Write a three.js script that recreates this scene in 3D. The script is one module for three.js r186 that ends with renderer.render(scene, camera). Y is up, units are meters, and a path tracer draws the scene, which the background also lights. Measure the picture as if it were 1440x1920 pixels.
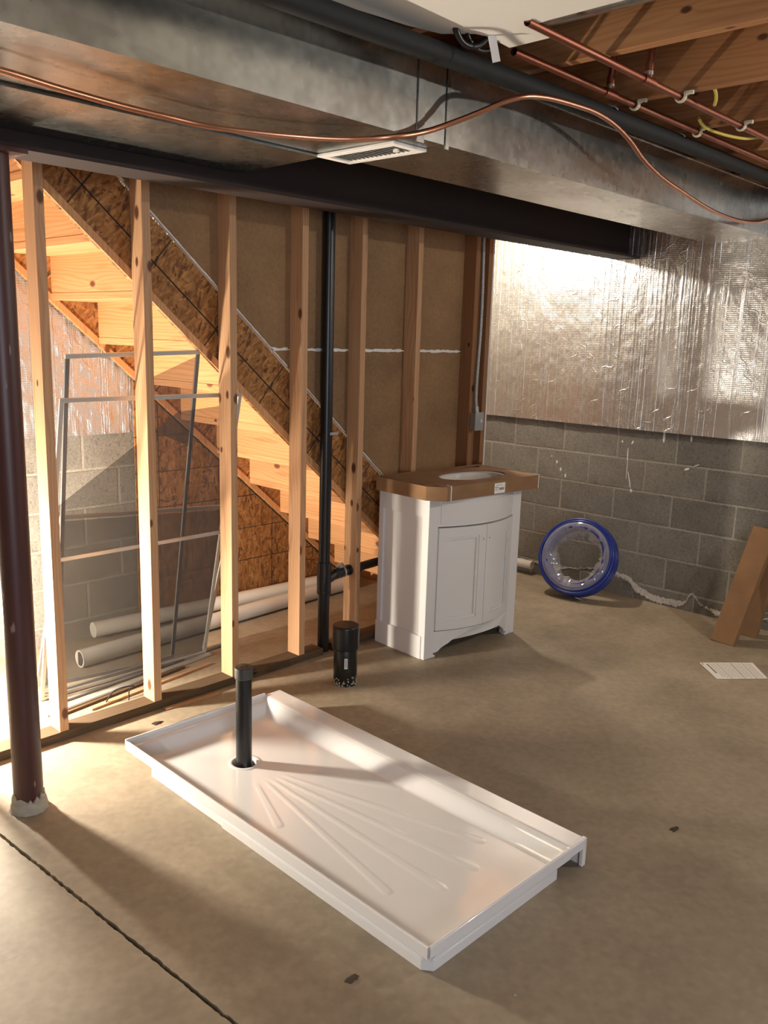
import * as THREE from 'three';
import { RoundedBoxGeometry } from 'three/addons/geometries/RoundedBoxGeometry.js';
import { mergeGeometries } from 'three/addons/utils/BufferGeometryUtils.js';
import { RectAreaLightUniformsLib } from 'three/addons/lights/RectAreaLightUniformsLib.js';

// ---------------------------------------------------------------- camera, sky, light, exposure
const scene = new THREE.Scene();
const renderer = new THREE.WebGLRenderer({ antialias: true });
renderer.toneMapping = THREE.LinearToneMapping;
renderer.toneMappingExposure = 1.0;
renderer.shadowMap.enabled = true;
RectAreaLightUniformsLib.init();

const camera = new THREE.PerspectiveCamera(61.36, 1440 / 1920, 0.02, 60);
{
  const yaw = 46.773 * Math.PI / 180, pitch = 11.486 * Math.PI / 180, roll = 1.66 * Math.PI / 180;
  camera.position.set(0, 1.654, 3.169);
  camera.lookAt(Math.sin(yaw) * Math.cos(pitch), 1.654 - Math.sin(pitch), 3.169 - Math.cos(yaw) * Math.cos(pitch));
  camera.rotateZ(roll);
}
scene.add(camera);
scene.background = new THREE.Color(0.55, 0.68, 0.9);       // daylight seen only through the basement windows

const WORK_LIGHT = { at: [1.10, 0.45, -0.46], cd: 20, color: new THREE.Color(1.0, 0.88, 0.72), size: 0.05 };
const PASSAGE_BULB = { at: [4.50, 2.36, -0.38], cd: 6, color: new THREE.Color(1.0, 0.88, 0.72), size: 0.035 };
const ROOM_BULB = { at: [4.021, 2.36, 3.7], cd: 6, color: new THREE.Color(1.0, 0.93, 0.82), size: 0.035 };
const SKY_LIGHT = { color: new THREE.Color(0.82, 0.88, 1.0), level: 11 };
function skyLight(x, y, z, tx, ty, tz, w, h, level) {
  const l = new THREE.RectAreaLight(SKY_LIGHT.color, SKY_LIGHT.level * level, w, h);
  l.position.set(x, y, z); l.lookAt(tx, ty, tz); l.name = 'window_daylight'; scene.add(l);
}
skyLight(5.30, 1.80, 4.05, 0, 1.8, 4.05, 1.16, 0.66, .6);   // window in the right wall
skyLight(-1.4, 1.45, 6.34, -1.4, 1.45, 0, 1.76, 1.36, 1.7);    // window in the wall behind the camera

// ---------------------------------------------------------------- helpers
let seed = 1234567;
function rnd() { seed |= 0; seed = seed + 0x6D2B79F5 | 0; let t = Math.imul(seed ^ seed >>> 15, 1 | seed); t = t + Math.imul(t ^ t >>> 7, 61 | t) ^ t; return ((t ^ t >>> 14) >>> 0) / 4294967296; }
const rr = (a, b) => a + (b - a) * rnd();
const mix = (a, b, t) => a + (b - a) * t;
const clamp = (v, a = 0, b = 1) => Math.min(b, Math.max(a, v));
const sstep = (a, b, v) => { const t = clamp((v - a) / (b - a)); return t * t * (3 - 2 * t); };

const PERM = new Float32Array(65536); for (let i = 0; i < 65536; i++) PERM[i] = rnd();
const lat = (ix, iy, px, py, s) => PERM[((((ix % px + px) % px) * 131 + ((iy % py + py) % py) * 9973 + s * 7919) & 65535)];
function vn(x, y, px, py, s = 0) {            // tileable value noise, period px, py lattice cells
  const ix = Math.floor(x), iy = Math.floor(y), fx = x - ix, fy = y - iy;
  const u = fx * fx * (3 - 2 * fx), v = fy * fy * (3 - 2 * fy);
  return mix(mix(lat(ix, iy, px, py, s), lat(ix + 1, iy, px, py, s), u), mix(lat(ix, iy + 1, px, py, s), lat(ix + 1, iy + 1, px, py, s), u), v);
}
function fbm(u, v, fx, fy, oct, s = 0) {      // u, v in 0..1
  let a = 0, w = 0.5, n = 0;
  for (let o = 0; o < oct; o++) { a += w * vn(u * fx, v * fy, fx, fy, s + o); n += w; w *= 0.5; fx *= 2; fy *= 2; }
  return a / n;
}
function dataTex(w, h, fn, srgb, ru = 1, rv = 1) {
  const d = new Uint8Array(w * h * 4);
  for (let y = 0; y < h; y++) for (let x = 0; x < w; x++) {
    const c = fn((x + 0.5) / w, (y + 0.5) / h, x, y), k = (y * w + x) * 4;
    if (typeof c === 'number') { d[k] = d[k + 1] = d[k + 2] = clamp(c) * 255; } else { d[k] = clamp(c[0]) * 255; d[k + 1] = clamp(c[1]) * 255; d[k + 2] = clamp(c[2]) * 255; }
    d[k + 3] = 255;
  }
  const t = new THREE.DataTexture(d, w, h, THREE.RGBAFormat);
  t.wrapS = t.wrapT = THREE.RepeatWrapping; t.magFilter = THREE.LinearFilter; t.minFilter = THREE.LinearMipmapLinearFilter; t.generateMipmaps = true;
  t.repeat.set(ru, rv); if (srgb) t.colorSpace = THREE.SRGBColorSpace; t.needsUpdate = true;
  return t;
}
function canvasTex(w, h, draw, ru = 1, rv = 1) {
  const c = document.createElement('canvas'); c.width = w; c.height = h;
  draw(c.getContext('2d'), w, h);
  const t = new THREE.CanvasTexture(c); t.colorSpace = THREE.SRGBColorSpace; t.wrapS = t.wrapT = THREE.RepeatWrapping; t.repeat.set(ru, rv); t.magFilter = THREE.LinearFilter;
  return t;
}
// uv in metres from the dominant normal; grain = axis the v coordinate follows
function metreUV(g, grain = 'y', ou = 0, ov = 0) {
  g = g.index ? g.toNonIndexed() : g;
  if (!g.attributes.normal) g.computeVertexNormals();
  const p = g.attributes.position, n = g.attributes.normal, uv = new Float32Array(p.count * 2), A = ['x', 'y', 'z'], gi = A.indexOf(grain);
  for (let f = 0; f < p.count; f += 3) {
    const m = [0, 0, 0];
    for (let k = 0; k < 3; k++) { m[0] += n.getX(f + k); m[1] += n.getY(f + k); m[2] += n.getZ(f + k); }
    let d = 0; for (let k = 1; k < 3; k++) if (Math.abs(m[k]) > Math.abs(m[d])) d = k;
    const rest = [0, 1, 2].filter(k => k !== d);
    let a = rest[0], b = rest[1];
    if (gi === a) { a = rest[1]; b = rest[0]; }
    for (let k = 0; k < 3; k++) {
      const q = [p.getX(f + k), p.getY(f + k), p.getZ(f + k)];
      uv[(f + k) * 2] = q[a] + ou + d * 0.37; uv[(f + k) * 2 + 1] = q[b] + ov;
    }
  }
  g.setAttribute('uv', new THREE.BufferAttribute(uv, 2));
  return g;
}
const taken = new Map();
function numbered(n) { const c = taken.get(n) ?? -1; taken.set(n, c + 1); return c < 0 ? n : n + '_' + String(c + 1).padStart(3, '0'); }
function mesh(name, geo, mat, parent = scene) {
  const m = new THREE.Mesh(geo, mat); m.castShadow = m.receiveShadow = true;
  m.name = parent === scene ? numbered(name) : name; parent.add(m); return m;
}
function tag(o, label, category, group) { o.userData.label = label; o.userData.category = category; if (group) o.userData.group = group; return o; }
function thing(name, label, category, at = [0, 0, 0], turn = 0, group) {
  const o = new THREE.Group(); o.name = numbered(name); o.position.set(...at); o.rotation.y = turn; scene.add(o); return tag(o, label, category, group);
}
function structure(name, label) { const o = new THREE.Group(); o.name = name; o.userData = { kind: 'structure', label }; scene.add(o); return o; }
// box by bounds, uv in metres
function bx(x0, x1, y0, y1, z0, z1, grain = 'y', r = 0) {
  const w = x1 - x0, h = y1 - y0, d = z1 - z0;
  const g = r ? new RoundedBoxGeometry(w, h, d, 1, Math.min(r, w * .49, h * .49, d * .49)) : new THREE.BoxGeometry(w, h, d);
  g.translate((x0 + x1) / 2, (y0 + y1) / 2, (z0 + z1) / 2);
  return metreUV(g, grain, rnd() * 3, rnd() * 3);
}
const V = (x, y, z) => new THREE.Vector3(x, y, z);
function tube(pts, r, seg = 64, rs = 12, closed = false) { return new THREE.TubeGeometry(new THREE.CatmullRomCurve3(pts.map(p => V(...p)), closed), seg, r, rs, closed); }
function rod(a, b, r, rs = 20) {             // capped straight cylinder from a to b
  const A = V(...a), B = V(...b), L = A.distanceTo(B), g = new THREE.CylinderGeometry(r, r, L, rs);
  g.applyQuaternion(new THREE.Quaternion().setFromUnitVectors(V(0, 1, 0), B.clone().sub(A).normalize()));
  g.translate((A.x + B.x) / 2, (A.y + B.y) / 2, (A.z + B.z) / 2); return g;
}
function lathe(pts, seg = 32) { return new THREE.LatheGeometry(pts.map(p => new THREE.Vector2(...p)), seg); }
function merge(list) {
  list = list.map(g => { g = g.index ? g.toNonIndexed() : g; for (const k of Object.keys(g.attributes)) if (!['position', 'normal', 'uv'].includes(k)) g.deleteAttribute(k); g.morphAttributes = {}; return g; });
  return mergeGeometries(list, false);
}
function extrude(pts, depth, holes = [], bevel = 0) {
  const s = new THREE.Shape(pts.map(p => new THREE.Vector2(...p)));
  for (const h of holes) s.holes.push(new THREE.Path(h.map(p => new THREE.Vector2(...p))));
  return new THREE.ExtrudeGeometry(s, { depth, bevelEnabled: bevel > 0, bevelSize: bevel, bevelThickness: bevel, bevelSegments: 2, curveSegments: 24 });
}

// ---------------------------------------------------------------- textures and materials
const woodTex = (sd, knots) => {
  const K = []; for (let i = 0; i < knots; i++) K.push([rnd(), rnd(), rr(.008, .02), rr(.7, 1)]);
  return dataTex(512, 1024, (u, v) => {        // tile 0.4 m across by 2 m along
    let bend = 0, kn = 0;
    for (const [ku, kv, kr, ks] of K) {
      let du = u - ku; du -= Math.round(du); let dv = v - kv; dv -= Math.round(dv);
      const e = Math.hypot(du * .4, dv * 2 * .55) / kr;
      if (e < 6) { bend += (du > 0 ? 1 : -1) * Math.exp(-e * e * .25) * .03; kn = Math.max(kn, ks * (1 - sstep(.45, 1.0, e))); }
    }
    const warp = fbm(u, v, 4, 3, 3, sd) * .22 + bend;
    const ring = .5 + .5 * Math.sin((u + warp) * Math.PI * 2 * 22);
    const fine = fbm(u, v, 200, 6, 2, sd + 9), patch = fbm(u, v, 5, 4, 3, sd + 17), st = sstep(.62, .8, fbm(u, v, 9, 5, 3, sd + 31));
    let t = .28 * Math.pow(ring, 2.2) + .22 * (fine - .5) + .35 * (patch - .5);
    let c = [.84 - .17 * t, .70 - .22 * t, .55 - .24 * t];
    c = c.map((x, i) => mix(x, x * [.86, .82, .78][i], st * .6));
    return c.map((x, i) => mix(x, [.33, .19, .10][i], kn));
  }, true, 1 / .4, 1 / 2);
};
const woodA = woodTex(1, 9), woodB = woodTex(50, 5);
const std = o => new THREE.MeshStandardMaterial(o);
const phys = o => new THREE.MeshPhysicalMaterial(o);
const lin = (r, g, b) => new THREE.Color().setRGB(r, g, b);
const M = {};
M.stud = std({ map: woodA, color: lin(.80, .70, .63), roughness: .72 });
M.studB = std({ map: woodB, color: lin(.84, .72, .64), roughness: .72 });
M.stair = std({ map: woodB, color: lin(.95, .74, .55), roughness: .6 });
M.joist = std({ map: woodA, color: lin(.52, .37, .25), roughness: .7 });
M.sill = std({ map: woodA, color: lin(.16, .15, .125), roughness: .85 });
M.redwood = std({ map: woodB, color: lin(.42, .30, .22), roughness: .75 });

function osbTex(lines) {                      // tile 0.8128 m, printed nailing lines
  return canvasTex(1024, 1024, (c, w, h) => {
    c.fillStyle = 'rgb(150,104,58)'; c.fillRect(0, 0, w, h);
    for (let i = 0; i < 5200; i++) {
      const x = rnd() * w, y = rnd() * h, L = rr(30, 120), B = rr(7, 22), a = rnd() < .65 ? rr(-.5, .5) + Math.PI / 2 : rnd() * Math.PI, t = rnd();
      const q = rnd() < .12 ? [86, 52, 26] : [mix(128, 206, t), mix(84, 158, t), mix(42, 100, t)];
      c.fillStyle = `rgba(${q[0] | 0},${q[1] | 0},${q[2] | 0},${rr(.35, .8).toFixed(2)})`;
      for (const ox of [-w, 0, w]) for (const oy of [-h, 0, h]) {
        if (x + ox < -130 || x + ox > w + 130 || y + oy < -130 || y + oy > h + 130) continue;
        c.save(); c.translate(x + ox, y + oy); c.rotate(a);
        c.beginPath(); c.moveTo(-L / 2, -B * .2); c.lineTo(-L * .3, -B / 2); c.lineTo(L * .42, -B * .4); c.lineTo(L / 2, B * .15); c.lineTo(L * .25, B / 2); c.lineTo(-L * .4, B * .4); c.closePath(); c.fill();
        c.restore();
      }
    }
    c.fillStyle = 'rgba(38,28,20,0.82)';
    for (const [kind, at, wd] of lines) { if (kind === 'h') c.fillRect(0, at * h - wd / 2, w, wd); else c.fillRect(at * w - wd / 2, 0, wd, h); }
  }, 1 / .8128, 1 / .8128);
}
const osbWall = osbTex([['h', .125, 7], ['h', .375, 6], ['h', .625, 7], ['h', .875, 6], ['v', .25, 7], ['v', .75, 6]]);
const osbPlain = osbTex([]);
M.osbWall = std({ map: osbWall, color: lin(.80, .72, .64), roughness: .75 });
M.osb = std({ map: osbPlain, color: lin(.72, .66, .60), roughness: .75 });
const osbString = osbTex([['v', .25, 8], ['v', .75, 8]]);
M.stringer = std({ map: osbString, color: lin(.92, .84, .74), roughness: .75 });
M.ink = std({ color: lin(.02, .017, .014), roughness: .9 });

const concMap = dataTex(1024, 1024, (u, v) => {       // tile 3 m
  const a = fbm(u, v, 4, 4, 5, 3), b = fbm(u, v, 14, 14, 4, 21), f = fbm(u, v, 150, 150, 2, 40);
  const st = sstep(.60, .74, fbm(u, v, 7, 7, 5, 77)), lt = sstep(.60, .75, fbm(u, v, 6, 6, 5, 91));
  const scr = sstep(.70, .80, fbm(u, v, 10, 60, 3, 111)) * .5;
  let t = .52 + .16 * (a - .5) + .09 * (b - .5) + .08 * (f - .5) - .035 * st + .03 * lt - .02 * scr;
  return [t * 1.10 + .17, t * 1.06 + .15, t * 1.0 + .11];
}, true, 1 / 3, 1 / 3);
const concBump = dataTex(512, 512, (u, v) => .6 * fbm(u, v, 12, 12, 4, 5) + .4 * fbm(u, v, 90, 90, 2, 15), false, 1 / .9, 1 / .9);
M.floor = std({ map: concMap, color: lin(.64, .59, .525), roughness: .62, bumpMap: concBump, bumpScale: .0005 });
M.dirt = std({ color: lin(.05, .042, .035), roughness: 1 });
const cmuMap = dataTex(512, 512, (u, v) => {          // tile 0.8 m
  const a = fbm(u, v, 5, 5, 4, 201), f = fbm(u, v, 120, 120, 2, 210), pit = sstep(.72, .82, fbm(u, v, 60, 60, 2, 220));
  const t = .49 + .10 * (a - .5) + .12 * (f - .5) - .06 * pit;
  return [t * 1.02, t, t * .95];
}, true, 1 / .8, 1 / .8);
const cmuBump = dataTex(512, 512, (u, v) => .5 * fbm(u, v, 100, 100, 2, 210) + .5 * (1 - sstep(.68, .8, fbm(u, v, 60, 60, 2, 220))), false, 1 / .8, 1 / .8);
const cmuMat = k => std({ map: cmuMap, color: lin(.92 * k, .90 * k, .87 * k), roughness: .93, bumpMap: cmuBump, bumpScale: .0008 });
M.cmu = [cmuMat(1), cmuMat(.88), cmuMat(1.12)];
M.mortar = std({ map: cmuMap, color: lin(1.5, 1.46, 1.38), roughness: .95 });
M.white = std({ color: lin(.78, .76, .73), roughness: .8 });
const paperMap = dataTex(512, 512, (u, v) => { const t = .5 + .2 * (fbm(u, v, 3, 4, 4, 301) - .5) + .07 * (fbm(u, v, 120, 120, 2, 307) - .5); return [t * 1.22, t * .98, t * .72]; }, true, 1 / 1.2, 1 / 1.2);
M.dwPaper = std({ map: paperMap, color: lin(.80, .75, .69), roughness: .85 });
M.dwWhite = std({ color: lin(.70, .68, .64), roughness: .85 });
M.compound = std({ color: lin(.80, .79, .76), roughness: .9 });
const zincMap = dataTex(1024, 512, (u, v) => {        // tile 2 m by 1 m
  const a = fbm(u, v, 8, 5, 4, 401), b = vn(u * 120, v * 60, 120, 60, 410), c2 = vn(u * 70, v * 36, 70, 36, 415), sm = sstep(.62, .66, fbm(u, v, 7, 6, 4, 421)) * .10;
  const t = .66 + .08 * (a - .5) + .05 * (b - .5) + .04 * (c2 - .5) - sm * .4;
  return [t, t * 1.01, t * 1.0];
}, true, 1 / 2, 1);
const zincRough = dataTex(512, 512, (u, v) => .27 + .10 * (fbm(u, v, 6, 6, 4, 431) - .5) + .03 * (vn(u * 90, v * 90, 90, 90, 433) - .5), false, .5, .5);
M.zinc = std({ map: zincMap, color: lin(1.15, 1.15, 1.12), metalness: 1, roughness: 1, roughnessMap: zincRough });
M.zincPlain = std({ color: lin(.55, .55, .53), metalness: 1, roughness: .4 });
M.black = std({ color: lin(.008, .008, .009), roughness: .33 });
M.blackDull = std({ color: lin(.008, .008, .008), roughness: .75 });
M.steelBeam = std({ color: lin(.020, .009, .007), roughness: .75 });
const rustMap = dataTex(512, 512, (u, v) => { const a = fbm(u, v, 6, 6, 4, 501), s = sstep(.80, .84, fbm(u, v, 26, 20, 3, 507)); const c = [.30 + .10 * (a - .5), .17 + .06 * (a - .5), .16 + .06 * (a - .5)]; return c.map((x, i) => mix(x, [.62, .56, .52][i], s * .8)); }, true, 1.3, 1.3);
M.post = std({ map: rustMap, color: lin(.9, .9, .9), roughness: .42 });
const copperMap = dataTex(256, 256, (u, v) => { const a = fbm(u, v, 8, 8, 4, 601); return [.80 + .2 * (a - .5), .58 + .24 * (a - .5), .47 + .22 * (a - .5)]; }, true, 3, 3);
M.copper = std({ map: copperMap, color: lin(1.1, 1.1, 1.1), metalness: 1, roughness: .33 });
M.copperOld = std({ map: copperMap, color: lin(.50, .38, .36), metalness: 1, roughness: .45 });
M.solder = std({ color: lin(.62, .58, .54), metalness: 1, roughness: .4 });
M.cream = std({ color: lin(.66, .60, .44), roughness: .5 });
M.yellow = std({ color: lin(.65, .50, .10), roughness: .5 });
M.pan = phys({ color: lin(.82, .815, .81), roughness: .12, clearcoat: .6, clearcoatRoughness: .08 });
M.vanity = phys({ color: lin(.76, .755, .745), roughness: .34 });
M.porcelain = phys({ color: lin(.82, .81, .78), roughness: .12 });
const cardMap = dataTex(512, 512, (u, v) => { const t = .5 + .10 * (fbm(u, v, 5, 5, 4, 701) - .5) + .015 * (vn(u * 4, v * 150, 4, 150, 705) - .5); return [t * 1.16, t * .91, t * .66]; }, true, 2, 2);
M.card = std({ map: cardMap, color: lin(.98, .92, .85), roughness: .82 });
M.alu = std({ color: lin(.62, .62, .60), metalness: .6, roughness: .42 });
M.aluDark = std({ color: lin(.16, .155, .15), roughness: .55 });
M.screen = std({ color: lin(.085, .085, .085), roughness: .8, transparent: true, opacity: .62, side: THREE.DoubleSide });
M.pvc = std({ color: lin(.70, .67, .60), roughness: .4 });
M.pex = phys({ color: lin(.012, .035, .27), roughness: .3, clearcoat: .5 });
M.wrap = phys({ color: lin(.85, .85, .88), roughness: .08, transmission: .76, thickness: 0, ior: 1.5, side: THREE.DoubleSide });
M.steelBox = std({ color: lin(.42, .42, .41), metalness: .8, roughness: .5 });
M.paperWhite = std({ color: lin(.78, .76, .72), roughness: .8 });
M.mortarLump = std({ map: cmuMap, color: lin(1.7, 1.6, 1.45), roughness: 1 });
M.glow = (c, k) => new THREE.MeshStandardMaterial({ color: 0xffffff, emissive: c, emissiveIntensity: k });

const foilBump = dataTex(1024, 1024, (() => {           // tile 1 m : vertical wrinkle lines, bubble quilting and creases
  const cr = []; for (let i = 0; i < 40; i++) cr.push([rnd(), rnd(), rr(-.4, .4) + (rnd() < .5 ? .8 : 2.3), rr(.03, .14), rr(.3, 1)]);
  const col = new Float32Array(1024), amp = []; for (let i = 0; i < 40; i++) amp.push([rnd(), rr(.0009, .0022), rr(.25, 1), Math.floor(rnd() * 900)]);
  return (u, v) => {
    let h = .30 + .05 * (Math.sin((u * 70 + v * 44) * 6.2832) * Math.sin((u * 70 - v * 44) * 6.2832)) + .26 * (fbm(u, v, 12, 10, 3, 801) - .5) + .26 * (fbm(u, v, 48, 38, 3, 805) - .5);
    for (const [c, w, a, o] of amp) { let d = u - c + .0016 * (vn(v * 9, o, 9, 4000, 3) - .5); d -= Math.round(d); if (Math.abs(d) < w * 3) h += .26 * a * Math.exp(-(d * d) / (w * w)) * (.2 + 1.1 * vn(v * 5, o, 5, 4000, 4)); }
    for (const [cu, cv, a, L, s] of cr) {
      let du = u - cu; du -= Math.round(du); let dv = v - cv; dv -= Math.round(dv);
      const al = du * Math.cos(a) + dv * Math.sin(a), ac = -du * Math.sin(a) + dv * Math.cos(a) + .012 * Math.sin(al * 60);
      if (Math.abs(al) < L) h += .30 * s * Math.exp(-(ac * ac) / (.003 * .003)) * (1 - Math.abs(al) / L);
    }
    return h;
  };
})(), false, 1, 1);
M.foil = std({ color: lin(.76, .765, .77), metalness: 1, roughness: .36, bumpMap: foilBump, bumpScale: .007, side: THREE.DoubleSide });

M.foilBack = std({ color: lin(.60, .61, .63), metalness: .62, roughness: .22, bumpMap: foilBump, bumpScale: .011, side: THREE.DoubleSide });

// ---------------------------------------------------------------- the room shell
const XB = 5.161, ZBACK = -1.06, XL = -3.2, ZF = 6.2, YJ = 2.50, YS = 2.74;
{ // floor: slabs either side of a saw cut
  const fl = structure('floor', 'stained beige concrete slab with a rough saw cut');
  mesh('sub_base', bx(XL - .2, XB + .2, -.30, -.035, ZBACK - .2, ZF + .2), M.dirt, fl);
  const jx = z => 1.005 + .055 * z;
  const edge = (off) => { const a = []; for (let z = ZBACK - .2; z <= ZF + .2; z += .012) a.push([jx(z) + off + (rnd() - .5) * .0045 + (rnd() < .03 ? (rnd() - .5) * .008 : 0), z]); return a; };
  const slab = (pts) => { const g = extrude(pts.map(([x, z]) => [x, -z]), .12); g.rotateX(-Math.PI / 2); g.translate(0, -.12, 0); return metreUV(g, 'z'); };
  const e1 = edge(-.0055), e2 = edge(.0055);
  mesh('slab', slab([[XL - .2, ZBACK - .2], ...e1, [XL - .2, ZF + .2]]), M.floor, fl);
  mesh('slab', slab([...e2.slice().reverse(), [XB + .2, ZBACK - .2], [XB + .2, ZF + .2]].reverse()), M.floor, fl);
}
const BL = .4064, BH = .2032, YA = .92;
function blockGeo(len, vert) { const g = new RoundedBoxGeometry(...vert, 1, .004); return g; }
{ // right wall: concrete blocks, window further along outside the picture
  const w = structure('wall_right', 'grey concrete block wall with pale mortar joints');
  const wz0 = 3.45, wz1 = 4.65, wy0 = 1.45, wy1 = 2.15, xi = XB + .002, xo = XB + .22;
  const part = (y0, y1, z0, z1) => mesh('mortar_core', bx(xi, xo, y0, y1, z0, z1), M.mortar, w);
  part(-.3, YS + .1, ZBACK - .2, wz0); part(-.3, YS + .1, wz1, ZF + .2); part(-.3, wy0, wz0, wz1); part(wy1, YS + .1, wz0, wz1);
  const gFull = [0, 1, 2].map(i => metreUV(new RoundedBoxGeometry(.05, BH - .010, BL - .010, 1, .004), 'y', i * .31, i * .23));
  for (let r = -1; r <= 5; r++) {                         // course r spans lines r-1 .. r counted down from line A
    const yc = YA - BH * (r - .5) + (r === 5 ? 0 : 0), odd = ((r % 2) + 2) % 2 === 1;
    for (let i = -2; i < 10; i++) {
      const z = BL * (i + (odd ? .5 : 1)) - .61;          // block centre
      if (z < ZBACK - .05 || z > 3.25) continue;
      const k = Math.floor(rnd() * 3), b = mesh('block', gFull[k], M.cmu[Math.floor(rnd() * 3)], w);
      b.position.set(XB + .025 + rr(-.0008, .0008), yc, z);
      if (rnd() < .5) b.rotation.x = Math.PI;
    }
  }
  // white paint drips and splashes
  const drip = (z, y, a, b, rot = 0) => { const g = new THREE.SphereGeometry(1, 12, 8); g.scale(.0018, b, a); g.rotateX(rot); g.translate(XB - .0005, y, z); return g; };
  const dl = [drip(-.045, .834, .007, .012), drip(-.011, .786, .007, .013), drip(.03, .746, .007, .014), drip(.484, .945, .004, .045), drip(.487, .86, .0025, .08), drip(.51, .78, .004, .06, -.25), drip(.529, .712, .008, .012), drip(.439, 1.025, .006, .009), drip(.511, 1.026, .006, .014, .4), drip(.891, .899, .018, .007, -.4), drip(.95, .93, .02, .003, -.4), drip(.722, 1.082, .008, .035), drip(.90, 1.09, .006, .02), drip(-.09, .87, .004, .005), drip(1.5, .95, .008, .02)];
  const dm = mesh('paint_splash', merge(dl), M.white, w); dm.userData.label = 'white paint drips';
  // efflorescence: an irregular pale crust along the foot of the wall
  const top = [[-.3, .10], [.0, .09], [.2, .12], [.36, .15], [.441, .150], [.52, .148], [.575, .138], [.615, .10], [.66, .082], [.732, .056], [.80, .050], [.879, .052], [.94, .055], [.972, .07], [.99, .115], [1.01, .125], [1.035, .10], [1.061, .068], [1.12, .052], [1.175, .050], [1.3, .055], [1.45, .07], [1.6, .10], [1.7, .085], [1.9, .06], [2.2, .05]];
  const up = [], dn = [];
  for (let i = 0; i < top.length - 1; i++) for (let k = 0; k < 10; k++) {
    const t = k / 10, z = mix(top[i][0], top[i + 1][0], t), y = mix(top[i][1], top[i + 1][1], t), th = .006 + .050 * Math.pow(vn(z * 11 + 40, 3, 400, 400, 5), 1.6);
    up.push([z, y + (rnd() - .5) * .012]); dn.push([z, Math.max(.004, y - th + (rnd() - .5) * .014)]);
  }
  const eg = extrude([...up, ...dn.reverse()].map(([z, y]) => [-z, y]), .003); eg.rotateY(Math.PI / 2); eg.translate(XB - .0032, 0, 0);
  mesh('efflorescence', metreUV(eg), std({ map: cmuMap, color: lin(2.9, 2.85, 2.9), roughness: 1 }), w).userData.label = 'white mineral crust along the foot of the wall';
}
{ // back wall behind the stairs
  const w = structure('wall_back', 'concrete block wall behind the staircase');
  mesh('mortar_core', bx(XL - .2, XB + .2, -.3, YS + .1, ZBACK - .22, ZBACK - .002), M.mortar, w);
  const g3 = [0, 1, 2].map(i => metreUV(new RoundedBoxGeometry(BL - .010, BH - .010, .05, 1, .004), 'y', i * .29, i * .17));
  for (let r = 0; r <= 5; r++) for (let i = 0; i < 8; i++) {
    const x = .35 + BL * (i + (r % 2 ? .5 : 0)); if (x > 3.0) continue;
    const b = mesh('block', g3[Math.floor(rnd() * 3)], M.cmu[2], w); b.position.set(x, YA - BH * (r - .5), ZBACK - .025);
  }
}
{ const w = structure('wall_left', 'grey basement wall beyond the left edge of the view'); mesh('wall_face', bx(XL - .2, XL, -.3, YS + .1, ZBACK - .2, ZF + .2), M.cmu[0], w); }
{ // wall behind the camera, with a window
  const w = structure('wall_front', 'grey basement wall behind the viewer with a window');
  const x0 = -2.3, x1 = -.5, y0 = .75, y1 = 2.15;
  for (const [a, b, c, d] of [[XL - .2, x0, -.3, YS + .1], [x1, XB + .2, -.3, YS + .1], [x0, x1, -.3, y0], [x0, x1, y1, YS + .1]]) mesh('wall_face', bx(a, b, c, d, ZF, ZF + .22), M.cmu[0], w);
}
function windowFrame(name, label, g, pane) { const w = structure(name, label); mesh('window_frame', g, M.white, w); mesh('pane', pane, phys({ color: 0xffffff, transmission: 1, thickness: 0, roughness: .02 }), w); }
windowFrame('window_1', 'small basement window in the right wall', merge([bx(5.20, 5.26, 1.45, 1.49, 3.45, 4.65), bx(5.20, 5.26, 2.11, 2.15, 3.45, 4.65), bx(5.20, 5.26, 1.49, 2.11, 3.45, 3.49), bx(5.20, 5.26, 1.49, 2.11, 4.61, 4.65), bx(5.21, 5.25, 1.49, 2.11, 4.04, 4.06)]), bx(5.228, 5.232, 1.49, 2.11, 3.49, 4.61));
windowFrame('window_2', 'daylight window in the wall behind the viewer', merge([bx(-2.3, -.5, .75, .79, 6.24, 6.30), bx(-2.3, -.5, 2.11, 2.15, 6.24, 6.30), bx(-2.3, -2.26, .79, 2.11, 6.24, 6.30), bx(-.54, -.5, .79, 2.11, 6.24, 6.30), bx(-1.42, -1.38, .79, 2.11, 6.25, 6.29)]), bx(-2.26, -.54, .79, 2.11, 6.268, 6.272));
{ // ceiling: subfloor, joists, sheet of drywall
  const c = structure('ceiling', 'open joist ceiling with one sheet of white drywall');
  mesh('subfloor', bx(XL - .2, XB + .2, YS, YS + .1, ZBACK - .2, ZF + .2), M.osb, c);
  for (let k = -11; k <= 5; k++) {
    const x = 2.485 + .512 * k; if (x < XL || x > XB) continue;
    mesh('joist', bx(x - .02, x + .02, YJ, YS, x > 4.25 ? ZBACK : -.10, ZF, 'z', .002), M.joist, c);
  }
  const pts = [[-1.2, 1.33], [1.617, 1.385], [1.889, 1.425], [2.0, 1.455], [2.06, 1.53], [2.10, 1.545], [2.214, 1.535], [2.214, 1.682], [2.10, 1.70], [2.096, 1.745], [2.098, 3.75], [-1.2, 3.75]];
  const g = extrude(pts.map(([x, z]) => [x, -z]), .0127); g.rotateX(-Math.PI / 2); g.translate(0, YJ - .0127, 0);
  mesh('drywall_sheet', metreUV(g, 'z'), M.dwWhite, c).userData.label = 'white drywall sheet';
}
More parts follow.
